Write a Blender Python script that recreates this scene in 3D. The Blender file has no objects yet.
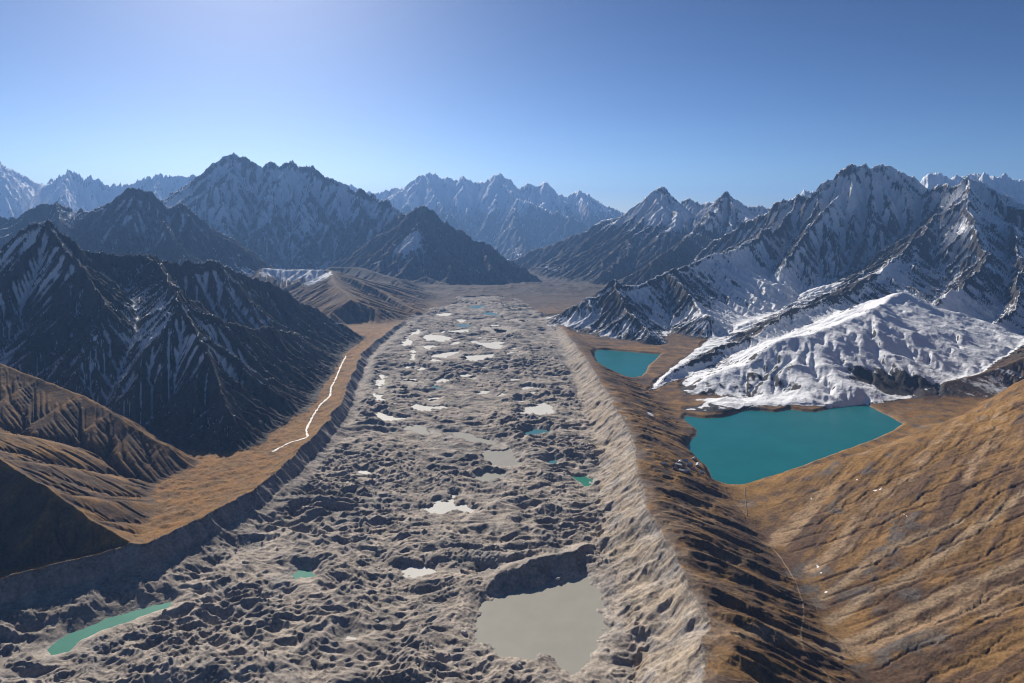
import bpy, math, random, time
import numpy as np
from concurrent.futures import ThreadPoolExecutor
T0 = time.time()
random.seed(7)
S = bpy.context.scene
COL = S.collection
f32 = np.float32
Q = 1.0                       # mesh density factor

# ------------------------------------------------------------------ camera frame (metres)
FP, HX, HY, CZ = 667.0, 512.0, 215.0, 800.0      # focal length in px, principal x, horizon y, camera height
def PT(px, py, Y):            # photo direction + distance -> world point
    return ((px - HX) / FP * Y, Y, CZ - (py - HY) / FP * Y)
def PZ(px, py, z=0.0):        # photo direction + height -> world point
    Y = (CZ - z) * FP / (py - HY)
    return ((px - HX) / FP * Y, Y, z)

# ------------------------------------------------------------------ threaded helpers and noise
POOL = ThreadPoolExecutor(4)
def par(fn, *arrs):
    n = arrs[0].shape[0]
    cuts = np.linspace(0, n, 17).astype(int)
    parts = list(POOL.map(lambda i: fn(*[a[cuts[i]:cuts[i + 1]] for a in arrs]), range(16)))
    if isinstance(parts[0], tuple):
        return tuple(np.concatenate([p[k] for p in parts], 0) for k in range(len(parts[0])))
    return np.concatenate(parts, 0)
_rng = np.random.RandomState(11)
PERM = np.concatenate([_rng.permutation(256)] * 2).astype(np.int32)
ANG = _rng.rand(256) * 2 * np.pi
GX, GY = np.cos(ANG).astype(f32), np.sin(ANG).astype(f32)
RX, RY = _rng.rand(256).astype(f32), _rng.rand(256).astype(f32)
def perlin(x, y, seed=0):
    def go(x, y):
        xi = np.floor(x); yi = np.floor(y)
        fx = (x - xi).astype(f32); fy = (y - yi).astype(f32)
        xi = (xi.astype(np.int64) + seed * 37) & 255; yi = (yi.astype(np.int64) + seed * 91) & 255
        def g(ix, iy, dx, dy):
            h = PERM[PERM[ix & 255] + (iy & 255)]
            return GX[h] * dx + GY[h] * dy
        ux = fx * fx * fx * (fx * (fx * 6 - 15) + 10); uy = fy * fy * fy * (fy * (fy * 6 - 15) + 10)
        a = g(xi, yi, fx, fy); b = g(xi + 1, yi, fx - 1, fy)
        c = g(xi, yi + 1, fx, fy - 1); d = g(xi + 1, yi + 1, fx - 1, fy - 1)
        a = a + ux * (b - a); c = c + ux * (d - c)
        return ((a + uy * (c - a)) * 1.5).astype(f32)
    return par(go, x, y)
def fbm(x, y, lam, octv=4, gain=0.5, seed=0, ridged=False):
    out = np.zeros(x.shape, f32); amp = 1.0; tot = 0
    for i in range(octv):
        n = perlin(x / lam, y / lam, seed + i)
        if ridged: n = 1 - 2 * np.abs(n)
        out += amp * n; tot += amp; amp *= gain; lam *= 0.5
    return out / tot
def sstep(a, b, x):
    t = np.clip((x - a) / (b - a), 0, 1); return t * t * (3 - 2 * t)

# ------------------------------------------------------------------ the grid: rays fanning out, rows getting wider with distance
us = np.concatenate([np.arange(-1.5, -0.84, 0.006), np.arange(-0.84, 0.84, 0.00105 / Q), np.arange(0.84, 1.5, 0.006)])
ly = np.concatenate([np.arange(math.log(330), math.log(950), 0.008), np.arange(math.log(950), math.log(12500), 0.0020 / Q),
                     np.arange(math.log(12500), math.log(46000), 0.0040 / Q)])
Ys = np.exp(ly)
NR, NC = len(Ys), len(us)
UU = np.broadcast_to(us[None, :], (NR, NC)); YY = np.broadcast_to(Ys[:, None], (NR, NC))
X = (UU * YY).astype(np.float64); Y = np.ascontiguousarray(YY).astype(np.float64)
spacing = np.maximum(0.0021 * Ys, 0.5)[:, None].astype(f32)

def grad(H):
    hu = np.gradient(H, us, axis=1); hy = np.gradient(H, Ys, axis=0)
    hx = hu / YY
    return hx.astype(f32), (hy - UU * hx).astype(f32)
def sample(H, x, y):
    u = x / y
    ci = np.interp(u, us, np.arange(NC)); ri = np.interp(np.log(y), ly, np.arange(NR))
    c0 = np.clip(np.floor(ci).astype(int), 0, NC - 2); r0 = np.clip(np.floor(ri).astype(int), 0, NR - 2)
    fc = ci - c0; fr = ri - r0
    return (H[r0, c0] * (1 - fc) + H[r0, c0 + 1] * fc) * (1 - fr) + (H[r0 + 1, c0] * (1 - fc) + H[r0 + 1, c0 + 1] * fc) * fr

# ------------------------------------------------------------------ polylines and polygons in plan
def pl_dist(x, y, pts):
    """distance to a polyline, signed side (+ = left of travel), and interpolated z of the nearest point"""
    def go(x, y):
        best = np.full(x.shape, 1e12); sd = np.zeros(x.shape); zz = np.zeros(x.shape)
        for a, b in zip(pts[:-1], pts[1:]):
            dx, dy = b[0] - a[0], b[1] - a[1]; L2 = dx * dx + dy * dy + 1e-9
            t = np.clip(((x - a[0]) * dx + (y - a[1]) * dy) / L2, 0, 1)
            ex, ey = x - a[0] - t * dx, y - a[1] - t * dy
            d2 = ex * ex + ey * ey
            m = d2 < best
            best = np.where(m, d2, best)
            sd = np.where(m, np.sign(dx * (y - a[1]) - dy * (x - a[0])), sd)
            zz = np.where(m, a[2] + t * (b[2] - a[2]), zz)
        return np.sqrt(best), sd, zz
    return par(go, x, y)
def poly_sd(x, y, pts):
    """signed distance to a polygon (negative inside)"""
    P = [(p[0], p[1], 0) for p in pts]; P.append(P[0])
    def go(x, y):
        best = np.full(x.shape, 1e12); ins = np.zeros(x.shape, bool)
        for a, b in zip(P[:-1], P[1:]):
            dx, dy = b[0] - a[0], b[1] - a[1]; L2 = dx * dx + dy * dy + 1e-9
            t = np.clip(((x - a[0]) * dx + (y - a[1]) * dy) / L2, 0, 1)
            best = np.minimum(best, (x - a[0] - t * dx) ** 2 + (y - a[1] - t * dy) ** 2)
            c = (a[1] > y) != (b[1] > y)
            if abs(dy) > 1e-9: ins ^= c & (x < a[0] + (y - a[1]) * dx / dy)
        d = np.sqrt(best)
        return np.where(ins, -d, d)
    return par(go, x, y)
def window(pts, margin):
    """row/column slices of the grid that can lie within margin of a set of plan points"""
    xs = [p[0] for p in pts]; ysv = [p[1] for p in pts]
    y0, y1 = max(min(ysv) - margin, Ys[0]), max(ysv) + margin
    r0 = max(np.searchsorted(Ys, y0) - 1, 0); r1 = min(np.searchsorted(Ys, y1) + 1, NR)
    cu = [(p[0] + s * margin) / max(p[1] + t * margin, Ys[0]) for p in pts for s in (-1, 1) for t in (-1, 1)]
    c0 = max(np.searchsorted(us, min(cu)) - 1, 0); c1 = min(np.searchsorted(us, max(cu)) + 1, NC)
    return slice(r0, max(r1, r0 + 2)), slice(c0, max(c1, c0 + 2))

# ------------------------------------------------------------------ mountains: ridge lines with the slopes that fall from them
# each: name, label, category, material mix, ridge lines [(k_far, k_near, L, pts)]   pts = (px, py, distance)
MTN = []
def mountain(key, name, label, cat, snow, grass, ero, lam, lines, smooth=25.0):
    MTN.append(dict(key=key, name=name, label=label, cat=cat, snow=snow, grass=grass, ero=ero, lam=lam, smooth=smooth,
                    lines=[(kf, kn, L, [PT(*p) for p in pts]) for kf, kn, L, pts in lines]))

mountain('G2', 'hillside', 'pinkish brown hillside at the far right end of the big turquoise lake', 'hillside', -0.30, 0.55, 0.30, 90, [
    (0.30, 0.33, 400, [(862, 404.5, 2800), (900, 396, 2880), (940, 384, 2980), (985, 372, 3080), (1024, 357, 3180), (1100, 330, 3300), (1300, 280, 3500)])], 10)
mountain('E', 'grassy_ridge', 'long orange grassy ridge with dark gullies above the left moraine', 'ridge', -0.7, 1.0, 0.22, 170, [
    (0.85, 0.27, 350, [(-300, 290, 2350), (-80, 338, 2250), (0, 362, 2200), (40, 377, 2170), (80, 394, 2130), (110, 411, 2090), (140, 427, 2060), (165, 443, 2030), (195, 468, 2000)]),
    (0.50, 0.95, 350, [(-300, 340, 1800), (-80, 418, 1620), (0, 457, 1590), (50, 490, 1540), (90, 519, 1505), (135, 542, 1480)])], 14)
mountain('D', 'mountain', 'near dark mountain with snow streaks in its shaded face, left of the glacier', 'mountain', 0.27, 0.22, 0.95, 500, [
    (1.25, 0.85, 2000, [(-500, 190, 3500), (-200, 230, 3300), (-60, 250, 3200), (0, 246, 3200), (15, 234, 3200), (30, 222, 3200), (45, 219, 3200), (60, 226, 3200), (80, 240, 3250), (110, 246, 3300),
                      (150, 250, 3400), (180, 255, 3500), (210, 254, 3600), (245, 253, 3750), (260, 261, 3850), (284, 274, 4000), (300, 290, 4080), (314, 307, 4110)]),
    (1.0, 0.85, 2000, [(150, 250, 3400), (168, 276, 3000), (185, 289, 2750), (205, 292, 2780), (235, 300, 2850), (262, 308, 3020), (290, 321, 3350), (318, 333, 3650), (341, 345, 3880)]),
    (0.85, 0.85, 500, [(45, 219, 3200), (85, 262, 2900), (105, 300, 2700)]),
    (0.85, 0.85, 500, [(45, 219, 3200), (10, 270, 2850), (-30, 320, 2600)]),
    (0.85, 0.85, 500, [(185, 289, 2750), (205, 350, 2480), (235, 405, 2280)])])
mountain('N1', 'grassy_hill', 'orange hill with a snow terrace on top beside the far part of the glacier', 'hill', -0.65, 0.8, 0.5, 260, [
    (0.3, 0.35, 500, [(262, 268, 6300), (290, 269, 6350), (329, 269, 6300), (357, 279, 6000), (386, 294, 5700), (418, 311, 5300)]),
    (0.3, 0.35, 500, [(329, 269, 6300), (335, 283, 5600), (352, 300, 5000)])])
mountain('N2', 'grassy_hill', 'low dark hill between the snow terrace hill and the far end of the glacier', 'hill', -0.65, 0.6, 0.5, 260, [
    (0.3, 0.35, 500, [(330, 266, 7600), (360, 268, 7500), (376, 272, 7300), (396, 279, 7000), (425, 292, 6700)]),
    (0.3, 0.33, 500, [(376, 270, 7900), (420, 277, 7700), (455, 287, 7350), (492, 296, 7000)])])
mountain('C', 'mountain', 'dark rocky pyramid peak behind the near left mountain', 'mountain', 0.14, 0.0, 1.2, 650, [
    (0.9, 1.0, 700, [(60, 232, 7200), (80, 214, 7100), (98, 205, 7000), (110, 196, 6900), (120, 188, 6900), (127, 181, 6900), (133, 179, 6900), (141, 182, 6900), (150, 190, 6900), (158, 196, 6900), (167, 199, 6900), (178, 197, 6900), (187, 206, 6900), (196, 217, 6900), (206, 232, 6850), (222, 250, 6700)]),
    (1.0, 1.0, 600, [(133, 179, 6900), (128, 215, 6450), (120, 245, 6000)]),
    (1.0, 1.0, 600, [(158, 196, 6900), (170, 225, 6400), (182, 250, 6000)]),
    (0.8, 0.85, 600, [(-250, 190, 7900), (-120, 205, 7600), (-40, 196, 7400), (0, 214, 7300), (18, 208, 7300), (38, 201, 7300), (56, 197, 7400), (70, 202, 7400), (82, 212, 7300), (98, 215, 7100)]),
    (0.9, 0.9, 600, [(56, 197, 7400), (62, 225, 6700), (70, 250, 6200)])])
mountain('B', 'mountain', 'tall snowy rock mountain with a steep sunlit face, left of the valley mouth', 'mountain', 0.36, 0.0, 1.2, 1000, [
    (0.9, 0.85, 900, [(150, 205, 12200), (175, 188, 11900), (192, 182, 11600), (205, 175, 11300), (220, 166, 11100), (228, 153, 11000), (235, 148, 11000), (246, 152, 11000), (262, 165, 11000), (269, 170, 11000), (274, 158, 11000),
                      (281, 157, 11000), (290, 155, 11000), (302, 161, 11000), (312, 164, 11000), (322, 169, 10900), (335, 176, 10800), (345, 177, 10700), (358, 186, 10600), (375, 190, 10400), (390, 198, 10000), (404, 206, 9800)]),
    (1.0, 1.0, 800, [(240, 152, 11000), (222, 190, 10400), (206, 225, 9800)]),
    (1.0, 1.0, 800, [(248, 157, 11000), (262, 200, 10300), (280, 235, 9600), (300, 258, 9000)]),
    (0.9, 0.9, 800, [(290, 155, 11000), (318, 195, 10300), (345, 228, 9600), (372, 246, 9000), (392, 262, 8500)]),
    (0.9, 0.9, 800, [(345, 181, 10700), (378, 214, 9800), (405, 226, 9300), (432, 246, 8800)])])
mountain('B2', 'mountain', 'dark blue shaded mountain whose ridge falls to the valley mouth', 'mountain', -0.14, 0.15, 0.9, 800, [
    (0.75, 0.72, 800, [(385, 215, 9800), (402, 214, 9400), (415, 206, 9100), (424, 204, 9000), (432, 208, 9000), (445, 217, 8900), (462, 228, 8800), (480, 240, 8700), (492, 244, 8700), (503, 254, 8600), (520, 265, 8500), (535, 276, 8400), (548, 286, 8200), (562, 297, 7900)]),
    (0.7, 0.7, 700, [(424, 204, 9000), (440, 240, 8300), (452, 265, 7800)]),
    (0.7, 0.7, 700, [(480, 240, 8700), (490, 265, 8100)])])
mountain('A', 'mountain', 'pale hazy snow range on the skyline at the far left', 'mountain', 0.62, 0.0, 1.0, 1800, [
    (0.7, 0.75, 2000, [(-300, 150, 21000), (-100, 165, 21000), (-25, 175, 21000), (-5, 155, 21000), (5, 160, 21000), (14, 172, 21000), (30, 177, 21000), (45, 181, 21000), (60, 170, 20500), (73, 164, 20500), (86, 168, 20500), (96, 171, 20500), (110, 178, 20500),
                       (128, 178, 20500), (142, 174, 20500), (152, 171, 20500), (165, 169, 20500), (180, 168, 20500), (195, 170, 20500), (212, 176, 20500)]),
    (0.8, 0.8, 1500, [(73, 164, 20500), (60, 195, 18000)]), (0.8, 0.8, 1500, [(165, 169, 20500), (150, 198, 18000)]), (0.8, 0.8, 1500, [(-5, 155, 21000), (10, 190, 18000)])])
mountain('K', 'mountain', 'jagged hazy blue mountain wall closing the valley in the centre distance', 'mountain', 0.62, 0.0, 1.1, 1500, [
    (0.75, 0.56, 7000, [(318, 195, 24000), (340, 181, 24000), (350, 178, 24000), (362, 184, 24000), (378, 187, 24000), (392, 182, 24000), (408, 181, 24000), (418, 174, 24000), (426, 166, 24000), (433, 168, 24000), (437, 172, 24000), (446, 171, 24000), (455, 174, 24000), (463, 169, 24000), (470, 179, 24000),
                       (483, 174, 24000), (497, 168, 24000), (506, 173, 24000), (515, 181, 24000), (527, 177, 24000), (536, 180, 24000), (545, 176, 24000), (553, 183, 24000), (566, 190, 24000), (579, 186, 24000), (588, 189, 24000), (600, 197, 24000), (614, 203, 24000), (632, 208, 24000), (660, 218, 24000)]),
    (0.7, 0.75, 2000, [(497, 168, 24000), (515, 192, 22000), (545, 203, 21000), (575, 214, 20000), (600, 227, 19500), (620, 244, 19000)]),
    (0.7, 0.75, 2000, [(426, 166, 24000), (440, 200, 21000), (465, 230, 18500)]),
    (0.7, 0.75, 2000, [(515, 192, 22000), (515, 225, 19000), (526, 252, 16500)]),
    (0.7, 0.7, 2000, [(579, 186, 24000), (588, 205, 22000)])])
mountain('F1', 'mountain', 'brown and snowy ridge rising right of the valley mouth to small dark peaks', 'mountain', -0.10, 0.30, 0.8, 900, [
    (0.7, 0.52, 900, [(572, 252, 10900), (584, 243, 10800), (602, 231, 10700), (615, 221, 10600), (628, 211, 10500), (640, 202, 10500), (652, 192, 10500), (661, 188, 10500), (669, 195, 10500), (679, 200, 10400), (690, 197, 10300),
                     (700, 203, 10200), (712, 200, 10100), (719, 195, 10000), (724, 192, 10000), (731, 198, 10000), (738, 204, 10000), (752, 203, 9900), (765, 206, 9800), (790, 210, 9500)]),
    (0.55, 0.55, 800, [(661, 188, 10500), (650, 222, 9600), (628, 252, 8700), (602, 275, 7900)]),
    (0.55, 0.55, 800, [(724, 192, 10000), (700, 225, 9000), (672, 250, 8000), (650, 265, 7300)]),
    (0.5, 0.5, 800, [(628, 211, 10500), (607, 242, 9800), (585, 260, 9300), (566, 272, 8900)])])
mountain('P', 'mountain', 'massive dark rock peak with snowy gullies above the snow basin on the right', 'mountain', 0.48, 0.0, 1.2, 650, [
    (0.95, 0.95, 700, [(752, 212, 7700), (768, 207, 7600), (781, 196, 7500), (790, 195, 7400), (802, 190, 7400), (812, 188, 7300), (826, 186, 7300), (836, 174, 7300), (843, 167, 7200), (850, 161, 7200), (858, 164, 7200), (868, 160, 7200), (878, 162, 7200), (886, 160, 7200),
                      (896, 162, 7200), (905, 167, 7200), (912, 178, 7100), (921, 186, 7000), (930, 181, 6900), (938, 178, 6800), (946, 174, 6700), (954, 179, 6600), (962, 176, 6500), (971, 171, 6500), (980, 178, 6450), (988, 186, 6400), (1002, 196, 6400), (1024, 202, 6400), (1060, 190, 6400), (1200, 170, 6400), (1400, 200, 6200)]),
    (1.0, 1.0, 600, [(843, 167, 7200), (822, 205, 6700), (800, 240, 6250), (782, 268, 5900)]),
    (1.0, 1.0, 600, [(868, 160, 7200), (868, 205, 6650), (860, 245, 6150)]),
    (1.0, 1.0, 600, [(896, 162, 7200), (905, 205, 6600), (893, 240, 6150)]),
    (0.9, 0.9, 600, [(802, 190, 7400), (775, 222, 6800), (742, 243, 6300), (712, 262, 5800), (690, 280, 5400)]),
    (0.8, 0.8, 600, [(971, 171, 6500), (968, 215, 5700), (985, 250, 5150), (975, 272, 4700), (948, 292, 4300), (925, 318, 3900)]),
    (0.8, 0.8, 600, [(1002, 196, 6400), (1020, 250, 5200), (1020, 290, 4400), (1000, 318, 3950), (975, 348, 3550)])])
mountain('M', 'snowy_ridge', 'diagonal snow crested ridge climbing from between the two lakes to the rock peak', 'ridge', 0.24, 0.15, 0.9, 320, [
    (0.42, 0.40, 500, [(640, 397, 2900), (652, 387, 3050), (668, 374, 3250), (700, 357, 3450), (750, 333, 3750), (800, 306, 4250), (844, 290, 4650), (870, 277, 4950), (890, 262, 5300), (924, 231, 5900), (945, 205, 6350), (960, 185, 6500)])])
mountain('S', 'snow_slope', 'white snow covered spur falling to the far shore of the big turquoise lake', 'snow slope', 0.36, 0.0, 0.25, 260, [
    (0.45, 0.42, 400, [(668, 407, 2830), (680, 397, 2930), (692, 384, 3010), (712, 371, 3080), (744, 357, 3160), (770, 345, 3230), (797, 333, 3320), (835, 322, 3450), (870, 308, 3650), (905, 290, 4000)]),
    (0.42, 0.42, 400, [(797, 333, 3320), (830, 365, 3060), (858, 392, 2860)]),
    (0.12, 0.5, 400, [(684, 409, 2709), (720, 408, 2696), (750, 401, 2790), (790, 400, 2794), (830, 398, 2825), (862, 395, 2890)]),
    (0.4, 0.45, 400, [(870, 308, 3650), (885, 345, 3250), (905, 375, 3020)])])
mountain('KN', 'rocky_knoll', 'rocky snow dusted knoll standing over the small turquoise lake', 'knoll', 0.40, 0.1, 0.9, 360, [
    (0.6, 0.52, 500, [(548, 322, 4850), (562, 314, 4900), (580, 301, 4950), (597, 287, 5000), (606, 281, 5000), (614, 279, 5000), (624, 284, 5000), (640, 282, 5050), (665, 270, 5300), (690, 262, 5600), (720, 250, 6000)]),
    (0.6, 0.65, 500, [(614, 279, 5000), (628, 310, 4450), (650, 330, 4200)]),
    (0.55, 0.6, 500, [(665, 270, 5300), (690, 295, 4800), (712, 318, 4400)])])
mountain('W', 'mountain', 'distant bright white snow peaks behind the rock massif at the far right', 'mountain', 0.85, 0.0, 0.8, 1200, [
    (0.8, 0.8, 1500, [(900, 190, 15000), (918, 180, 15000), (930, 172, 15000), (938, 166, 15000), (948, 170, 15000), (962, 173, 15000), (975, 168, 15000), (981, 165, 15000), (990, 170, 15000), (1004, 171, 15000), (1024, 172, 15000), (1080, 168, 15000), (1300, 170, 15000)]),
    (0.8, 0.8, 1500, [(785, 200, 13000), (800, 190, 13000), (808, 185, 13000), (818, 188, 13000), (830, 198, 13000)])])

# ------------------------------------------------------------------ foreground: glacier trough, moraines, lakes, right hillside
MOR_L = [PZ(-300, 640, 78), PZ(-100, 602, 76), PZ(0, 578, 75), PZ(60, 562, 75), PZ(110, 551, 75), PZ(150, 541, 74), PZ(200, 517, 73), PZ(250, 491, 70), PZ(272, 473, 66), PZ(310, 440, 60), PZ(338, 408, 55), PZ(350, 380, 45), PZ(362, 352, 38), PZ(395, 326, 25), PZ(425, 308, 12)]
MOR_R = [PZ(735, 900, 95), PZ(712, 740, 94), PZ(704, 683, 93), PZ(700, 645, 92), PZ(706, 617, 92), PZ(687, 592, 92), PZ(678, 560, 90), PZ(656, 523, 90), PZ(645, 495, 90), PZ(637, 473, 88), PZ(634, 450, 84), PZ(626, 428, 80), PZ(616, 408, 76), PZ(604, 388, 68), PZ(590, 366, 60), PZ(575, 346, 45), PZ(562, 330, 30), PZ(550, 316, 15)]
LAKE1 = [PZ(*p) for p in [(686, 416), (705, 418.5), (722, 417.5), (735, 414), (747, 410.5), (760, 411), (775, 412.5), (790, 409.5), (803, 411.5), (815, 412.5), (832, 408.5), (850, 406), (865, 404), (880, 412), (890, 417), (903, 424), (892, 431), (872, 440), (850, 448), (825, 457), (800, 466), (775, 475), (755, 482), (740, 484.5), (725, 485), (714, 483),
                              (711, 474), (706, 466), (698, 459), (690, 453), (688, 447), (690, 441), (697, 435), (697, 430), (690, 424), (684, 420)]]
LAKE2 = [PZ(*p) for p in [(597, 350), (612, 350.5), (630, 352), (648, 353.5), (660, 354.5), (655, 360), (648, 366), (646, 372), (640, 377), (632, 379), (620, 377), (608, 373), (600, 368), (597, 361), (594, 355)]]

WX = fbm(X, Y, 260, 3, seed=21); WY = fbm(X, Y, 260, 3, seed=27)
near = sstep(9000, 6500, Y)
Xw = X + WX * 14; Yw = Y + WY * 14
VX = fbm(X, Y, 900, 3, seed=31); VY = fbm(X, Y, 900, 3, seed=35)

# base floor
F = np.where(Y > 7300, -0.055 * (Y - 7300), 0.0)
F = np.maximum(F, -900) + 6 + 45 * sstep(5000, 7500, Y) * (fbm(X, Y, 600, 5, 0.55, seed=15, ridged=True) - 0.35)
H = F.copy()
MX = fbm(X, Y, 130, 4, 0.55, seed=121); MY = fbm(X, Y, 130, 4, 0.55, seed=126)
dL, sL, zL = pl_dist(Xw + 16 * MX, Yw + 16 * MY, MOR_L)        # travel away from the camera: left of travel = outside of the glacier
dR, sR, zR = pl_dist(Xw + 20 * MX, Yw + 20 * MY, MOR_R)         # left of travel = glacier side
inL = sL < 0; inR = sR > 0
floorL = (0.62 * zL)                         # ablation valley behind the left moraine
outL = np.where(inL, -1e9, floorL + (zL - floorL) * np.exp(-dL / 45.0))
zL = zL * (1 + 0.10 * MY); zR = zR * (1 + 0.16 * MX)
wallL = np.where(inL, zL - (1.0 * np.minimum(dL, 36) + 0.38 * np.maximum(dL - 36, 0)) * (1 + 0.25 * WX), -1e9)
wallR = np.where(inR, zR - 0.74 * dR, -1e9)
outR = np.where(inR, -1e9, 8 + (zR - 8) * (1 - sstep(0, 330, dR * (90 / np.maximum(zR, 40)))))
rib = fbm(Yw + 18 * MX + 0.25 * Xw, Xw / 5.5, 105, 4, 0.5, 131, True)
outR = np.where(inR, -1e9, outR + 20 * (1 - np.exp(-((X - 565) / 80) ** 2 - ((Y - 2090) / 120) ** 2)) * (rib - 0.35) * sstep(4, 60, dR) * sstep(330, 180, dR) * np.clip(zR / 90, 0.3, 1))
glac = inL & inR & (Y < 6500 - 1000 * ((X + 230) / 470) ** 2 + 900 * WX)
def smax(a, b, k):
    h = np.clip(0.5 + 0.5 * (a - b) / k, 0, 1)
    return b + (a - b) * h + k * h * (1 - h)
ID = np.zeros(X.shape, np.int16)             # 0 valley floor, 1 glacier, 2 left moraine, 3 right moraine, 4 right hillside, 10.. mountains
H = np.where(glac, 2.0, H)
ID[glac] = 1
Hg = smax(np.maximum(wallL, -200), np.maximum(wallR, -200), 3)
ID[(Hg > 5) & (wallL > wallR)] = 2
ID[(Hg > 5) & (wallR >= wallL)] = 3
H = smax(H, Hg, 8)
endfade = sstep(7600, 5600, Y)
H = np.where(~inL, np.maximum(F, outL * endfade + F * (1 - endfade)), H)
H = np.where(~inR, np.maximum(F, np.where(inR, 0, outR) * endfade + F * (1 - endfade)), H)
ID[(~inR) & (dR < 260) & (Y < 4700) & (outR > 12)] = 3
ID[(~inL) & (dL < 30) & (Y < 5200)] = 2
# right hillside: rises to the right of the trail, its crest runs along the near shore of the big lake
big = fbm(X, Y, 420, 3, seed=5)
xb = np.interp(Yw, [300, 700, 1000, 1199, 1400, 1617, 1990, 2500], [455, 490, 530, 565, 590, 622, 690, 800])
sH = Xw - xb
hill = np.where(sH > 0, 0.27 * sH + 5.5e-5 * sH * sH, 0.5 * sH)
hill = np.minimum(hill, 700) * (1 + 0.12 * big) - 0.48 * np.maximum(0, np.sqrt((Y - 1965 - 50 * big) ** 2 + 900) * 0.5 + (Y - 1965 - 50 * big) * 0.5)
turn = sstep(1120, 1560, Y + 0.15 * (Xw - 900))                       # ribs run down to the left and towards the camera
def streak(lam, stretch, seed, octv=4, rid=False):
    out = 0
    for a, wgt in ((0.72, turn), (0.22, 1 - turn)):
        ca, sa = math.cos(a), math.sin(a)
        out = out + wgt * fbm(-Xw * sa + Yw * ca + 20 * WX, (Xw * ca + Yw * sa) / stretch, lam, octv, 0.55, seed, rid)
    return out
ST1 = streak(95, 5, 101, 4, True); ST2 = streak(40, 6, 107, 4); ST3 = streak(170, 3.5, 113, 4)
hs = sstep(10, 160, sH)
hill = hill + hs * (ST1 * 5.5 + ST2 * 3.2 + 3.2 * fbm(X, Y, 36, 5, 0.6, seed=119) + ST3 * 10)
hill = np.where(Y < 5000, hill, -1e3)
m = hill > H
H = smax(H, hill + 6, 12)
ID[m & (hill > 7)] = 4
print('base', round(time.time() - T0, 1))

# mountains
ERO = np.where(ID == 4, 0.06, np.where((ID == 2), 0.60, np.where(ID == 3, np.where(inR, 0.38, 0.30), 0.06))).astype(f32)
ERO[ID == 1] = 0.0
LAM = np.where(ID == 4, 130.0, np.where((ID == 2) | (ID == 3), 75.0, 150.0)).astype(f32)
SNOW = np.full(X.shape, -1.0, f32); SNOW[ID == 4] = -0.75
GRASS = np.where((ID == 0) | (ID == 4), 1.0, 0.0).astype(f32)
KEYS = {}
DROP = np.full(X.shape, 1e4, f32)
for mi, M in enumerate(MTN):
    MH = np.full(X.shape, -1e9); MD = np.full(X.shape, 1e4, f32)
    wx = None
    for kf, kn, L, pts in M['lines']:
        zmax = max(p[2] for p in pts)
        reach = 1.9 * (zmax + 450) / min(kf, kn)
        r, c = window(pts, reach)
        wl = M['lam'] * 1.3; wa = 0.13 * M['lam']
        if wx is None: wx = fbm(X, Y, wl, 5, 0.55, seed=200 + mi); wy = fbm(X, Y, wl, 5, 0.55, seed=220 + mi)
        x, y = X[r, c] + wa * wx[r, c], Y[r, c] + wa * wy[r, c]
        for a, b in zip(pts[:-1], pts[1:]):
            dx, dy = b[0] - a[0], b[1] - a[1]; L2 = dx * dx + dy * dy
            def go(x, y):
                t = np.clip(((x - a[0]) * dx + (y - a[1]) * dy) / L2, 0, 1)
                d = np.sqrt((x - a[0] - t * dx) ** 2 + (y - a[1] - t * dy) ** 2)
                side = (dx * (y - a[1]) - dy * (x - a[0])) / (math.sqrt(L2) * (d + 1e-6))
                side = np.clip(side, -1, 1)
                k = kn + (kf - kn) * (0.5 + 0.5 * side)
                k = k + (0.75 - k) * np.clip(1.0 - np.abs(side), 0, 1) * 0.8       # round the ends off evenly
                return a[2] + t * (b[2] - a[2]) - k * L * ((1 + d / L) ** 0.78 - 1) / 0.78, d
            hh, dd = par(go, x, y); w_ = hh > MH[r, c]
            MH[r, c] = np.where(w_, hh, MH[r, c]); MD[r, c] = np.where(w_, dd, MD[r, c])
    if M['key'] == 'D':                       # its foot stops short of the ablation valley
        MH = np.where(inL, np.minimum(MH, -50), np.minimum(MH, 20 + 0.8 * (dL - 95)))
    M['idx'] = 10 + mi; KEYS[M['key']] = 10 + mi
    m = MH > H
    ID[m] = 10 + mi
    DROP[m] = MD[m]
    SNOW[m] = M['snow']; GRASS[m] = M['grass']
    w = sstep(-60, 40, MH - H).astype(f32)
    ERO = ERO * (1 - w) + M['ero'] * w
    LAM = np.where(MH > H, M['lam'], LAM).astype(f32)
    H = np.where(MH < -5e8, H, smax(MH, H, M['smooth']))
print('mountains', round(time.time() - T0, 1))

def blur(A, n=2):
    A = A.astype(f32)
    for _ in range(n):
        A[1:-1] = 0.25 * A[:-2] + 0.5 * A[1:-1] + 0.25 * A[2:]
        A[:, 1:-1] = 0.25 * A[:, :-2] + 0.5 * A[:, 1:-1] + 0.25 * A[:, 2:]
    return A
mb = sstep(2400, 4200, Y) * (ID >= 10)
H = H * (1 - mb) + blur(H, 3) * mb
sm = blur((ID == KEYS['S']).astype(f32), 6)
H = H * (1 - sm) + blur(H, 30) * sm
sm = blur(np.isin(ID, [KEYS['S'], KEYS['M'], KEYS['KN']]).astype(f32), 10)
H += sm * (34 * fbm(X, Y, 300, 4, 0.5, seed=161) - 6)
ERO = blur(ERO, 12)
SNOW = blur(SNOW, 10); GRASS = blur(GRASS, 10)

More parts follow.
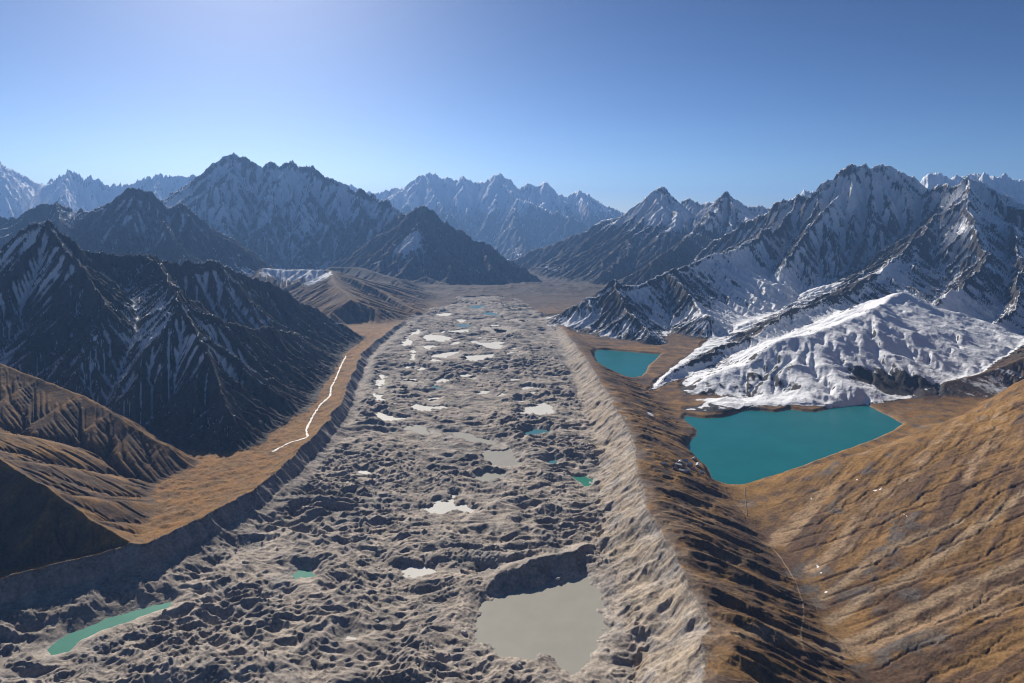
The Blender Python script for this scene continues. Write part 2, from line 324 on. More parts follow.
# ------------------------------------------------------------------ running water: valleys cut where the drainage gathers, ridges kept
def upsample(A, rs, cs):
    """bring a field on rows ::rs, columns ::cs back to the whole grid"""
    fr = np.minimum(np.arange(NR) / rs, A.shape[0] - 1); fc = np.minimum(np.arange(NC) / cs, A.shape[1] - 1)
    r0 = np.minimum(fr.astype(int), A.shape[0] - 2); c0 = np.minimum(fc.astype(int), A.shape[1] - 2)
    a = (fr - r0)[:, None].astype(f32); b = (fc - c0)[None, :].astype(f32)
    T = A[r0] * (1 - a) + A[r0 + 1] * a
    return T[:, c0] * (1 - b) + T[:, c0 + 1] * b
NB = [(-1, 0), (1, 0), (0, -1), (0, 1), (-1, -1), (-1, 1), (1, -1), (1, 1)]
def carve(z, base, x, y, wk, iters, kf, rho, talus):
    R_, C_ = z.shape; N = R_ * C_
    sl_ = lambda A, di, dj: A[1 + di:R_ - 1 + di, 1 + dj:C_ - 1 + dj]
    dist = [np.sqrt((sl_(x, a, b) - sl_(x, 0, 0)) ** 2 + (sl_(y, a, b) - sl_(y, 0, 0)) ** 2).astype(f32) for a, b in NB]
    idx = np.arange(N, dtype=np.int32).reshape(R_, C_)
    area = np.ones((R_, C_)); area[1:-1, 1:-1] = dist[0] * dist[2]
    z = z.astype(f32); base = base.astype(f32); core = idx[1:-1, 1:-1]; A2d = None
    rows = np.linspace(0, R_ - 2, 9).astype(int)
    for it in range(iters):
        best = np.zeros((R_ - 2, C_ - 2), f32); rec = core.copy(); zr = z[1:-1, 1:-1].copy(); ds = np.ones_like(best)
        def chunk(q):
            a0, a1 = rows[q], rows[q + 1]
            for k, (a, b) in enumerate(NB):
                zn = sl_(z, a, b)[a0:a1]
                sp = (z[1:-1, 1:-1][a0:a1] - zn) / dist[k][a0:a1]
                m = sp > best[a0:a1]
                best[a0:a1][m] = sp[m]; rec[a0:a1][m] = sl_(idx, a, b)[a0:a1][m]; zr[a0:a1][m] = zn[m]; ds[a0:a1][m] = dist[k][a0:a1][m]
        list(POOL.map(chunk, range(8)))
        R = np.full(N + 1, N, np.int32); rr = R[:N].reshape(R_, C_)
        rr[1:-1, 1:-1] = np.where(rec == core, N, rec)
        A = np.append(area.ravel(), 0.0)
        for k in range(11):
            A = A + np.bincount(R, weights=A, minlength=N + 1); A[N] = 0
            R = R[R]
        A2d = A[:N].reshape(R_, C_)
        c = (kf * np.sqrt(A2d[1:-1, 1:-1]) / ds * wk[1:-1, 1:-1]).astype(f32)
        zi = z[1:-1, 1:-1]
        zn = (zi + c * zr) / (1 + c)
        lim = zr + talus * ds
        zn = np.where((zn > lim) & (wk[1:-1, 1:-1] > 0.05), 0.6 * zn + 0.4 * lim, zn)
        z[1:-1, 1:-1] = zn + rho * (base[1:-1, 1:-1] - zn)
    return z, A2d
H0 = H.astype(f32).copy()
hx, hy = grad(H0); sl0 = blur(np.sqrt(hx * hx + hy * hy), 3)
WK = blur(np.where(ID >= 10, 1.0, np.where(ID == 4, 0.06, 0.0)).astype(f32) * np.clip(ERO * 1.1, 0.3, 1.0) * np.where(ID == KEYS['S'], 0.8, np.where(ID == KEYS['E'], 0.6, 1.0)).astype(f32), 4)
seed_n = (fbm(X, Y, 500, 7, 0.62, seed=301)) * np.clip(sl0, 0, 1) * WK
scl = np.clip(Y / 6500, 0.4, 3)
crag = np.exp(-DROP / (150 * scl)) * (ID >= 10) * np.clip((WK - 0.45) * 2.5, 0, 1)
B0 = H0 + (120 * seed_n + 70 * (fbm(X, Y, 800, 4, 0.55, seed=331, ridged=True) - 0.2) * np.clip(sl0 - 0.2, 0, 0.8) * WK) * scl + crag * scl * (38 + 100 * (fbm(X, Y, 360, 6, 0.62, seed=321, ridged=True) - 0.25) * np.clip(LAM / 500, 0.3, 1.3))
zc, _ = carve(B0[::2, ::4], B0[::2, ::4], X[::2, ::4], Y[::2, ::4], WK[::2, ::4], 45, 0.10, 0.055, 1.5)
dlt = upsample(zc - B0[::2, ::4], 2, 4)
bz = B0 + dlt + fbm(X, Y, 90, 5, 0.62, seed=311) * 12 * scl * np.clip(sl0, 0, 1) * WK
zf, AREA = carve(bz[:, ::2], bz[:, ::2], X[:, ::2], Y[:, ::2], WK[:, ::2], 14, 0.09, 0.05, 1.7)
H = bz + upsample(zf - bz[:, ::2], 1, 2)
sm = blur((ID == KEYS['S']).astype(f32), 5)
H = H * (1 - sm) + blur(H, 4) * sm
H += sm * (8 * (fbm(X, Y, 150, 6, 0.55, seed=351, ridged=True) - 0.2))
FLOW = upsample(np.log10(AREA + 1).astype(f32), 1, 2)
print('carved', round(time.time() - T0, 1), float(np.abs(H - H0).max()))
# ------------------------------------------------------------------ gullies that follow the slope on the moraines and grassy hills, finer ones branching from coarser
ERO = np.where(ID >= 10, ERO * 0.22, ERO).astype(f32)
LAM = np.where(ID >= 10, np.minimum(LAM, 110), LAM).astype(f32)
def gullies(x, y, dx, dy, lam):
    """waves across direction (dx,dy) in jittered cells of size lam; returns phase profile -1..1"""
    def go(x, y, dx, dy):
        px, py = x / lam, y / lam
        ix, iy = np.floor(px), np.floor(py)
        fx, fy = (px - ix).astype(f32), (py - iy).astype(f32)
        ix = ix.astype(np.int64); iy = iy.astype(np.int64)
        C = np.zeros(fx.shape, f32); Sn = np.zeros(fx.shape, f32); W = np.zeros(fx.shape, f32)
        for i in (-1, 0, 1):
            for j in (-1, 0, 1):
                h = PERM[PERM[(ix + i) & 255] + ((iy + j) & 255)]
                ox = fx - i - RX[h]; oy = fy - j - RY[h]
                w = np.maximum(1.6 - (ox * ox + oy * oy), 0); w = w * w * w
                ph = (ox * dx + oy * dy) * f32(2 * np.pi) * 1.15
                C += w * np.cos(ph); Sn += w * np.sin(ph); W += w
        mag = np.sqrt(C * C + Sn * Sn) / (W + 1e-6)
        ph = np.abs(np.arctan2(Sn, C)) / np.pi
        return ((1 - 2 * ph) * np.minimum(mag * 1.3, 1)).astype(f32)
    return par(go, x, y, dx, dy)
lam = LAM.copy()
lams = sorted(set([75.0, 130.0, 150.0] + [float(M['lam']) for M in MTN]))
# work with fixed octave wavelengths; each place uses those at or below its own coarsest one
octs = [1500, 1200, 800, 540, 360, 240, 160, 106, 70, 46, 30, 20, 13]
H0 = H.copy()
for li, lam in enumerate(octs):
    act = (LAM >= lam * 0.8) & (ERO > 0.03) & (spacing * 3.2 < lam)
    rr = np.where(act.any(1))[0]
    if len(rr) == 0: continue
    r = slice(rr[0], rr[-1] + 1)
    hx, hy = grad(H)
    nb = int(np.clip(lam / 130, 1, 6)); hx = blur(hx, nb); hy = blur(hy, nb)
    sl = np.sqrt(hx * hx + hy * hy) + 1e-6
    dx, dy = (-hy / sl), (hx / sl)
    g = gullies(X[r], Y[r], dx[r], dy[r], lam)
    amp = ERO[r] * np.minimum(sl[r], 1.1) ** 1.0 * lam * 0.135
    wt = np.clip((LAM[r] / lam - 0.8) / 0.4, 0, 1) * np.clip((lam / spacing[r] - 3.2) / 3.0, 0, 1)
    # soften right at the sharp crest lines so the skyline stays where it is
    H[r] += (g - 0.4) * amp * wt
print('erosion', round(time.time() - T0, 1))
mount = (ID >= 10).astype(f32)
# ------------------------------------------------------------------ glacier hummocks
gm = blur(glac.astype(f32), 4) * sstep(0, 60, np.where(inL, dL, 0) - 40) * sstep(0, 60, np.where(inR, dR, 0) - 60)
gx = X + 46 * fbm(X, Y, 190, 4, seed=51); gy = Y + 46 * fbm(X, Y, 190, 4, seed=55)
hum = np.zeros(X.shape, f32)
for lam, amp, sd in ((260, 12, 1), (120, 10, 2), (62, 8.5, 3), (33, 6.6, 4), (18, 3.9, 5), (10, 2.2, 6)):
    n = perlin(gx / lam * 0.72, gy / lam * 1.25, 60 + sd)
    hum += amp * (0.45 + 1.1 * sstep(-0.45, 0.45, perlin(X / 330 + sd * 7.3, Y / 330, 180 + sd))) * (0.55 - 1.5 * np.abs(n)) * np.clip(lam / spacing - 1.5, 0, 1)
hum *= (0.75 + 0.6 * sstep(-0.4, 0.5, fbm(X, Y, 420, 2, seed=141)))
H += gm * (0.86 * hum + 4)
outb = (~inR) & (dR < 420) & (Y < 4700)
print('hummocks', round(time.time() - T0, 1))

# ------------------------------------------------------------------ ponds on the glacier
def blob(px, py, w, h, n=14, seed=0):
    rg = random.Random(seed); ph = [rg.uniform(0, 6.28) for _ in range(4)]
    out = []
    for i in range(n):
        t = 2 * math.pi * i / n
        rr = 1 + 0.22 * math.sin(2 * t + ph[0]) + 0.18 * math.sin(3 * t + ph[1]) + 0.12 * math.sin(5 * t + ph[2])
        out.append((px + 0.5 * w * rr * math.cos(t), py - 0.5 * h * rr * math.sin(t)))
    return out
PONDS = [  # (material, label, outline in photo pixels)
 ('silt', 'large grey green silty pond under a dark ice cliff at the front of the glacier', [(482, 604), (475, 626), (478, 643), (490, 648), (503, 656), (527, 658), (540, 653), (557, 658), (563, 673), (573, 678), (587, 666), (603, 643), (605, 619), (600, 596), (588, 578), (553, 584), (527, 591), (507, 593), (493, 599)]),
 ('silt', 'pale silty pond in the middle of the glacier, touching a smaller one below', [(482, 451), (492, 447), (503, 442), (510, 450), (520, 463), (507, 470), (493, 467)]),
 ('silt', 'small oval silty pond just in front of the middle silty pond', [(473, 478), (487, 473), (505, 473), (500, 480), (484, 482)]),
 ('ice', 'ragged white frozen pond left of the centre of the glacier', [(424, 511), (437, 503), (448, 502), (453, 497), (460, 504), (478, 514), (455, 513), (440, 514)]),
 ('jade', 'bright jade green pond at the foot of the right moraine', [(573, 477), (580, 478), (588, 475), (591, 486), (583, 489), (579, 483)]),
 ('jade', 'little jade pond with a white icy rim on the left half of the glacier', [(290, 575), (300, 570), (313, 571), (316, 576), (305, 579), (292, 580)]),
 ('jade', 'long jade green pond along the foot of the left moraine', [(45, 650), (70, 634), (107, 619), (130, 612), (150, 606), (172, 602), (170, 608), (150, 614), (128, 622), (105, 630), (85, 639), (68, 651), (52, 655)]),
 ('ice', 'white frozen pond with a ragged edge near the right moraine', [(518, 416), (528, 406), (545, 403), (556, 412), (545, 414), (534, 416)]),
 ('teal', 'narrow blue green pond below the ragged frozen pond by the right moraine', [(522, 433), (535, 429), (551, 431), (545, 435), (530, 436)]),
 ('ice', 'narrow white strip of ice at the foot of the left moraine', [(374, 402), (375, 388), (381, 374), (386, 376), (384, 388), (383, 402)]),
 ('ice', 'curved white ice band below the narrow strip at the left moraine', [(377, 412), (386, 415), (402, 418), (403, 421), (385, 421), (378, 417)]),
 ('ice', 'bright frozen pond shaped like a wedge in the left middle of the glacier', blob(427, 408, 26, 9, seed=4)),
 ('silt', 'long thin pale pond stretching across the glacier, its left part', [(403, 425), (418, 426), (438, 432), (436, 437), (420, 434), (405, 430)]),
 ('silt', 'long thin pale pond stretching across the glacier, its right part', [(446, 432), (462, 432), (478, 438), (497, 440), (492, 444), (472, 442), (455, 437)]),
 ('ice', 'white frozen patch with a pale shore in the lower middle of the glacier', blob(418, 572, 34, 9, seed=8)),
 ('ice', 'diagonal white frozen pond at the upper left edge of the glacier', [(401, 345), (408, 336), (419, 329), (424, 333), (416, 340), (407, 347)]),
 ('ice', 'wide white frozen pond among the upper ponds, second from the left', blob(437, 338, 27, 9, seed=11)),
 ('ice', 'white frozen pond with two lobes in front of the upper ponds', blob(449, 356, 24, 9, seed=13)),
 ('ice', 'wide flat white frozen pond nearest of the upper group', blob(478, 358, 34, 7, seed=15)),
 ('ice', 'large white frozen pond at the right of the upper group', blob(489, 344, 33, 9, seed=17)),
 ('ice', 'long white frozen pond at the back right of the upper group', blob(497, 330, 38, 6, seed=19)),
 ('ice', 'thin white frozen pond behind the upper group', blob(457, 332, 24, 5, seed=21)),
 ('ice', 'small white frozen pond left of the two lobed one', blob(426, 348, 20, 5, seed=23)),
 ('ice', 'thin curl of white ice left of the upper ponds', blob(413, 354, 6, 9, seed=24)),
 ('ice', 'small round frozen pond above the wedge shaped one', blob(412, 384, 20, 7, seed=25)),
 ('teal', 'dull blue pond in a hollow right of the upper left ice', blob(436, 387, 10, 4, seed=27)),
 ('teal', 'thin blue meltwater pond near the far end of the glacier', blob(464, 326, 18, 3.4, seed=29)),
 ('teal', 'blue meltwater pond at the very far end of the glacier', blob(478, 307, 18, 3.4, seed=31)),
 ('teal', 'far blue meltwater pond right of the other far ones', blob(491, 314, 16, 3, seed=33)),
 ('ice', 'white frozen pond tucked against the far right moraine', blob(517, 321, 18, 3.6, seed=35)),
 ('ice', 'thin white frozen pond far out on the glacier', blob(461, 321, 12, 2.8, seed=37)),
 ('ice', 'small bright ice patch right of the centre line of the glacier', blob(514, 380, 10, 3, seed=39)),
 ('ice', 'small white ice patch near the left edge of the hummocks', blob(366, 473, 9, 5, seed=41)),
 ('silt', 'small pale pond at the left foot of the grey hummocks', blob(398, 390, 18, 4, seed=43)),
 ('teal', 'tiny blue pond above the jade pond by the right moraine', blob(552, 462, 8, 5, seed=45)),
 ('ice', 'tiny white ice patch in the hummocks left of the big pond', blob(350, 638, 9, 4, seed=47)),
]
_r = random.Random(3)
for k in range(26):
    _x, _y = _r.uniform(402, 540), _r.uniform(312, 402)
    if _x < 402 + (_y - 312) * -0.3: continue
    _w = _r.uniform(6, 15)
    PONDS.append(('ice', 'small ragged patch of white ice among the hummocks of the upper glacier', blob(_x, _y, _w, _w * 0.27, seed=100 + k)))
# the ice cliff behind the big pond and a spur of ice to its right
CLIFF = [PZ(480, 586, 14), PZ(494, 575, 28), PZ(512, 566, 36), PZ(540, 558, 38), PZ(566, 552, 36), PZ(588, 545, 26)]
r, c = window(CLIFF, 140)
d_, s_, z_ = pl_dist(X[r, c] + 26 * MX[r, c], Y[r, c] + 26 * MY[r, c], CLIFF)
H[r, c] = smax(H[r, c], z_ - np.where(s_ > 0, 0.45, 1.2) * d_, 4)
PD = np.full(X.shape, 1e3, f32)
pond_n = fbm(X, Y, 60, 4, 0.6, seed=70) + 0.5 * fbm(X, Y, 24, 3, seed=74)
for kind, label, px in PONDS:
    P = [PZ(*p) for p in px]
    size = math.sqrt((max(p[0] for p in P) - min(p[0] for p in P)) * (max(p[1] for p in P) - min(p[1] for p in P)))
    mg = 45 + 0.15 * size
    r, c = window(P, mg + 10)
    d = poly_sd(X[r, c], Y[r, c], P) + pond_n[r, c] * min(26, 0.34 * size) * (0.35 if label.startswith('long jade') else 1.5 if kind == 'ice' else 1)
    PD[r, c] = np.minimum(PD[r, c], d)
    t = sstep(-1, mg * 0.75, d)
    h = H[r, c]
    tgt = np.where(d < 0, np.maximum(-3.0, d * 0.35), 0.35 * d)
    far_shore = np.where(d > 0, np.maximum(tgt, h), tgt)
    h2 = h * t + tgt * (1 - t)
    h2 = np.where(d < 0, tgt, np.maximum(h2, 0.16 * np.minimum(d, 20)))
    H[r, c] = np.where(d < mg, h2, h)
LD = np.full(X.shape, 1e3, f32)
for P in (LAKE1, LAKE2):
    r, c = window(P, 90)
    d = poly_sd(X[r, c], Y[r, c], P) + fbm(X[r, c], Y[r, c], 90, 4, seed=77) * 6
    LD[r, c] = np.minimum(LD[r, c], d)
    h = H[r, c]; t = sstep(0, 60, d)
    tgt = np.where(d < 0, np.maximum(-8.0, d * 0.4), 0.30 * d)
    h2 = np.where(d < 0, tgt, np.maximum(0.12 * np.minimum(d, 30), np.minimum(h, h * t + (tgt + 0.6 * np.maximum(h, 0) * sstep(0, 25, d)) * (1 - t))))
    H[r, c] = np.where(d < 80, h2, h)
sw = sstep(25, 60, dL) * (~inL) * (ID == 0) * sstep(5000, 4200, Y)
H += blur(sw.astype(f32), 4) * (5.5 * (fbm(X, Y, 70, 5, 0.6, seed=341, ridged=True) - 0.2) + 3 * fbm(X, Y, 25, 3, seed=345))
print('ponds', round(time.time() - T0, 1))

# ------------------------------------------------------------------ surface properties (what the ground is made of)
hx, hy = grad(H); sl = np.sqrt(hx * hx + hy * hy)
nz = 1 / np.sqrt(1 + sl * sl)
SUN_AZ, SUN_EL = math.radians(-22.0), math.radians(29.0)     # azimuth from +Y, negative = towards -X
sd = np.array([math.sin(SUN_AZ) * math.cos(SUN_EL), math.cos(SUN_AZ) * math.cos(SUN_EL), math.sin(SUN_EL)])
north = np.clip((hx * sd[0] + hy * sd[1]) / (sl + 1e-6), -1, 1)      # +1: slope turned away from the noon sun, where snow stays
rel = blur(H, 1) - blur(blur(H, 14), 14)                             # + on ribs, - in gullies
rel = np.clip(rel / (0.0016 * Y + 1), -1.5, 1.5)
couloir = np.clip(FLOW - np.log10(spacing * spacing * 40), -1, 1.5)
n1 = fbm(X, Y, 420, 5, 0.55, seed=80); n2 = fbm(X, Y, 60, 4, 0.55, seed=86); n3 = fbm(X, Y, 1500, 3, seed=91)
snow = SNOW + 0.07 * couloir + 0.22 * north * np.clip(sl * 1.5, 0, 1) - 0.17 * rel - 0.7 * np.clip(sl - 0.80, -0.5, 0.7) + 0.52 * n1 + 0.26 * n2 * sstep(9000, 4000, Y)
alt = sstep(250, 1100, H)
snow -= 0.55 * (ID == KEYS['K']) * sstep(1500, 500, H)
snow -= 0.9 * sstep(130, 20, H - F) * np.isin(ID, [KEYS[k] for k in ('D', 'B', 'B2', 'F1', 'C', 'K')])
snow -= (0.35 + 1.2 * n2) * sstep(110, 15, H) * (ID == KEYS['S'])
snow -= 0.5 * sstep(60, 10, H) * (ID == KEYS['KN'])
snow += 0.34 * alt * mount + 0.55 * (ID == KEYS['F1']) * sstep(300, 800, H)

def hit(px, py):
    """the point where a photo direction meets the ground"""
    yy = np.exp(np.linspace(math.log(600), math.log(40000), 6000))
    xx = (px - HX) / FP * yy; zr = CZ - (py - HY) / FP * yy
    k = np.argmax(sample(H, xx, yy) > zr)
    return float(xx[k]), float(yy[k]), float(sample(H, xx[k:k + 1], yy[k:k + 1])[0])
def spot(field, px, py, rx, ry, amount):
    x, y, z = hit(px, py)
    r, c = window([(x, y)], 2.2 * max(rx, ry))
    d = np.sqrt(((X[r, c] - x) / rx) ** 2 + ((Y[r, c] - y) / ry) ** 2)
    field[r, c] += (amount * np.clip(1.2 - d, 0, 1)).astype(field.dtype)
for a in [(705, 400, 130, 90, 0.95), (740, 401, 130, 90, 0.95), (780, 399, 130, 90, 0.95), (820, 399, 130, 90, 0.95), (855, 399, 100, 70, 0.9), (295, 271, 300, 260, 1.6), (318, 280, 160, 260, 1.3), (410, 242, 230, 320, 1.2), (215, 350, 160, 260, 0.35), (150, 330, 120, 160, 0.3), (40, 280, 120, 160, 0.3), (260, 272, 120, 200, 0.35),
          (760, 280, 700, 700, 0.45), (950, 300, 260, 420, 0.55), (720, 320, 260, 300, 0.5), (640, 300, 160, 200, 0.35), (870, 382, 150, 120, -0.65), (800, 392, 90, 80, -0.35), (730, 402, 60, 60, -0.3), (915, 388, 150, 100, -0.55), (890, 270, 200, 300, 0.4), (650, 414, 30, 60, 1.0), (625, 418, 30, 60, 0.9), (675, 385, 60, 120, -0.6), (818, 567, 4, 15, 1.15), (821, 573, 6, 5, 1.1), (826, 592, 6, 5, 1.2), (857, 480, 5, 9, 0.95), (905, 515, 5, 22, 1.0), (878, 490, 30, 14, 0.7), (780, 490, 20, 10, 0.75), (810, 498, 10, 20, 0.7)]:
    spot(snow, *a)

# base colours: bare rock, orange grass, brown heath, grey debris, sandy moraine
def mix(a, b, t): return a * (1 - t[..., None]) + np.asarray(b, f32) * t[..., None]
colr = np.empty(X.shape + (3,), f32); colr[:] = (0.052, 0.046, 0.043)
colr = mix(colr, (0.10, 0.08, 0.064), sstep(-0.1, 0.6, n1))
GRASS[:] = np.where((ID == 3) & ~inR, 0.95, np.where((ID == 2) & ~inL, 1.0, GRASS))
g = np.clip(GRASS * 1.25 - 0.55 * np.clip(sl - 0.55, 0, 1) + 0.35 * n2 + 0.3 * n1 - 0.30, 0, 1)
g = sstep(0.15, 0.6, g)
gcol = mix(np.broadcast_to(np.array((0.215, 0.115, 0.034), f32), colr.shape), (0.085, 0.052, 0.034), sstep(-0.45, 0.35, n2 * 0.8 + n1 * 0.7 - 0.2 * rel))
gold = blur((((ID == 0) | (ID == 2)) & ~inL).astype(f32), 4) * sstep(5200, 4300, Y)
gcol = mix(gcol, (0.27, 0.13, 0.028), gold * sstep(-0.35, 0.25, n2 + 0.3 * n1) * 0.85)
hm = (ID == 4) | ((ID == 0) & (sH > -60)) | ((ID == 3) & ~inR)
hcol = mix(np.broadcast_to(np.array((0.200, 0.114, 0.044), f32), colr.shape), (0.105, 0.062, 0.036), sstep(-0.10, 0.30, 1.3 * ST2 + 0.4 * n2 + 0.2 * n1 + 0.25 * ST1))
hcol = mix(hcol, (0.115, 0.095, 0.080), sstep(0.20, 0.42, ST3 + 0.4 * n1 + 0.5 * n2))
hcol = mix(hcol, (0.30, 0.20, 0.115), sstep(0.18, 0.36, streak(75, 12, 151, 3) + 0.2 * n2) * 0.9)
hcol = mix(hcol, (0.25, 0.135, 0.036), sstep(1600, 1950, Y + 120 * n1) * sstep(0.5, -0.2, n2) * 0.8)
hcol = mix(hcol, (0.085, 0.055, 0.036), ((ID == 3) & ~inR) * sstep(-0.3, 0.3, n2 + 0.5 * n1) * 0.75)
for fan in ([(1040, 552), (985, 578), (930, 604), (880, 626), (850, 640), (830, 655)], [(1040, 478), (990, 520), (940, 556), (895, 583), (860, 600), (832, 622)], [(960, 520), (900, 545), (850, 575), (822, 600)]):
    fp = [hit(*p) for p in fan]
    fd, _, _ = pl_dist(X + 20 * MX, Y + 20 * MY, fp)
    hcol = mix(hcol, (0.29, 0.205, 0.125), sstep(17, 5, fd + 10 * n2) * 0.85)
hmw = blur(hm.astype(f32), 6) * sstep(3000, 2500, Y)
gcol = gcol * (1 - hmw[..., None]) + hcol * hmw[..., None]
gcol = mix(gcol, (0.34, 0.23, 0.12), sstep(0.25, 0.7, fbm(X, Y, 180, 4, seed=95)) * 0.4)
gcol = mix(gcol, (0.055, 0.042, 0.034), sstep(4700, 6800, Y) * 0.9)
colr = colr * (1 - g[..., None]) + gcol * g[..., None]
crest = np.where(inR, 0, np.exp(-dR / 14.0)) * (Y < 4700) * (0.5 + n2)
deb = np.clip(blur((glac | ((ID == 2) & inL) | ((ID == 3) & inR)).astype(f32), 2) + crest, 0, 1)
dcol = mix(np.broadcast_to(np.array((0.40, 0.34, 0.28), f32), colr.shape), (0.25, 0.22, 0.195), sstep(-0.3, 0.5, n2 + 0.4 * n1))
dcol = mix(dcol, (0.25, 0.235, 0.22), sstep(0.0, 0.5, fbm(X, Y, 150, 4, 0.6, seed=171)) * 0.8)
dcol = mix(dcol, (0.19, 0.175, 0.165), sstep(2300, 3800, Y + 500 * n1) * sstep(-0.4, 0.3, n2) * 0.75)
dcol = mix(dcol, (0.42, 0.38, 0.33), np.exp(-np.maximum(PD, 0) / 5.0) * 0.8)
dcol = mix(dcol, (0.21, 0.20, 0.20), sstep(0.55, 1.0, sl) * 0.8)
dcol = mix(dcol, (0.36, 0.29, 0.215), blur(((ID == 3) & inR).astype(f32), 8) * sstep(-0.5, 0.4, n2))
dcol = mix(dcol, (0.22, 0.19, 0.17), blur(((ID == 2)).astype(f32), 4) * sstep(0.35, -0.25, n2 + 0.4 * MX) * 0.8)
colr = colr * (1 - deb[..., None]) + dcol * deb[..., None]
colr = mix(colr, (0.36, 0.29, 0.20), np.exp(-np.maximum(LD, 0) / 5.0) * 0.75 * np.clip(0.7 + n2, 0, 1))
print('colours', round(time.time() - T0, 1))

# ------------------------------------------------------------------ materials
def new_mat(name):
    m = bpy.data.materials.new(name); m.use_nodes = True
    nt = m.node_tree; nt.nodes.clear()
    out = nt.nodes.new('ShaderNodeOutputMaterial')
    b = nt.nodes.new('ShaderNodeBsdfPrincipled')
    nt.links.new(b.outputs[0], out.inputs[0])
    return m, nt, b
def nd(nt, t, **kw):
    n = nt.nodes.new(t)
    for k, v in kw.items(): setattr(n, k, v)
    return n
def math_(nt, op, a, b=None, clamp=False):
    n = nd(nt, 'ShaderNodeMath', operation=op, use_clamp=clamp)
    for i, v in enumerate((a, b)):
        if v is None: continue
        if isinstance(v, (int, float)): n.inputs[i].default_value = v
        else: nt.links.new(v, n.inputs[i])
    return n.outputs[0]
def noise(nt, vec, scale, detail=6, rough=0.6):
    n = nd(nt, 'ShaderNodeTexNoise'); n.inputs['Scale'].default_value = scale
    n.inputs['Detail'].default_value = detail; n.inputs['Roughness'].default_value = rough
    nt.links.new(vec, n.inputs['Vector']); return n.outputs['Fac']
def mixc(nt, fac, a, b):
    n = nd(nt, 'ShaderNodeMix', data_type='RGBA')
    nt.links.new(fac, n.inputs[0]) if not isinstance(fac, float) else setattr(n.inputs[0], 'default_value', fac)
    for i, v in ((6, a), (7, b)):
        if isinstance(v, tuple): n.inputs[i].default_value = (*v, 1)
        else: nt.links.new(v, n.inputs[i])
    return n.outputs[2]
def ground_material(name, scale, bump, var=1.0):
    m, nt, b = new_mat(name)
    geo = nd(nt, 'ShaderNodeNewGeometry'); pos = geo.outputs['Position']
    at = nd(nt, 'ShaderNodeAttribute', attribute_name='ground_colour')
    sn = nd(nt, 'ShaderNodeAttribute', attribute_name='snow_cover')
    nf = noise(nt, pos, scale, 8, 0.65); nc = noise(nt, pos, scale * 0.13, 6, 0.6)
    v = math_(nt, 'ADD', math_(nt, 'MULTIPLY', math_(nt, 'SUBTRACT', nf, 0.5), var * 2.2), math_(nt, 'MULTIPLY', math_(nt, 'SUBTRACT', nc, 0.5), var * 1.6))
    v = math_(nt, 'MINIMUM', math_(nt, 'MAXIMUM', math_(nt, 'ADD', v, 1.0), 0.3), 2.0)
    mul = nd(nt, 'ShaderNodeVectorMath', operation='SCALE')
    nt.links.new(at.outputs['Color'], mul.inputs[0]); nt.links.new(v, mul.inputs['Scale'])
    s = math_(nt, 'ADD', sn.outputs['Fac'], math_(nt, 'MULTIPLY', math_(nt, 'SUBTRACT', noise(nt, pos, scale * 0.35, 8, 0.7), 0.5), 0.8))
    ramp = nd(nt, 'ShaderNodeMapRange'); ramp.inputs[1].default_value = 0.08; ramp.inputs[2].default_value = 0.26
    nt.links.new(s, ramp.inputs[0])
    nt.links.new(mixc(nt, ramp.outputs[0], mul.outputs[0], (0.88, 0.89, 0.91)), b.inputs['Base Color'])
    b.inputs['Roughness'].default_value = 0.9; b.inputs['Specular IOR Level'].default_value = 0.15
    bp = nd(nt, 'ShaderNodeBump'); bp.inputs['Strength'].default_value = 0.8; bp.inputs['Distance'].default_value = bump
    hgt = math_(nt, 'ADD', nf, math_(nt, 'MULTIPLY', nc, 2.0))
    nt.links.new(hgt, bp.inputs['Height']); nt.links.new(bp.outputs[0], b.inputs['Normal'])
    return m
MAT_NEAR = ground_material('weathered ground', 0.16, 2.2)
MAT_D = ground_material('near mountain ground', 0.09, 4.5)
MAT_MID = ground_material('mountain ground', 0.045, 9.0)
MAT_FAR = ground_material('far mountain ground', 0.014, 25.0)

# ------------------------------------------------------------------ terrain objects
def props(o, label, cat, kind=None, group=None):
    o['label'] = label; o['category'] = cat
    if kind: o['kind'] = kind
    if group: o['group'] = group
    return o
qi = (np.arange(NR - 1)[:, None] * NC + np.arange(NC - 1)[None, :])
QUADS = np.stack([qi, qi + 1, qi + NC + 1, qi + NC], -1).reshape(-1, 4)
V = np.stack([X.ravel(), Y.ravel(), H.ravel()], 1).astype(f32)
CF = colr.reshape(-1, 3); SF = snow.ravel().astype(f32)
def terrain(name, label, cat, mask_quads, mat):
    q = QUADS[mask_quads]
    if len(q) == 0: print('EMPTY', name, label); return None
    used = np.unique(q); lut = np.zeros(len(V), np.int32); lut[used] = np.arange(len(used))
    q = lut[q]; v = V[used]
    me = bpy.data.meshes.new(name)
    me.vertices.add(len(v)); me.vertices.foreach_set('co', v.ravel())
    me.loops.add(q.size); me.loops.foreach_set('vertex_index', q.ravel().astype(np.int32))
    me.polygons.add(len(q)); me.polygons.foreach_set('loop_start', np.arange(0, q.size, 4, dtype=np.int32))
    me.polygons.foreach_set('use_smooth', np.ones(len(q), bool))
    a = me.attributes.new('ground_colour', 'FLOAT_COLOR', 'POINT')
    a.data.foreach_set('color', np.concatenate([CF[used], np.ones((len(used), 1), f32)], 1).ravel())
    a = me.attributes.new('snow_cover', 'FLOAT', 'POINT'); a.data.foreach_set('value', SF[used])
    me.update(calc_edges=True); me.validate()
    me.materials.append(mat)
    o = bpy.data.objects.new(name, me); COL.objects.link(o)
    return props(o, label, cat, 'structure')
QID = ID[:-1, :-1].ravel()
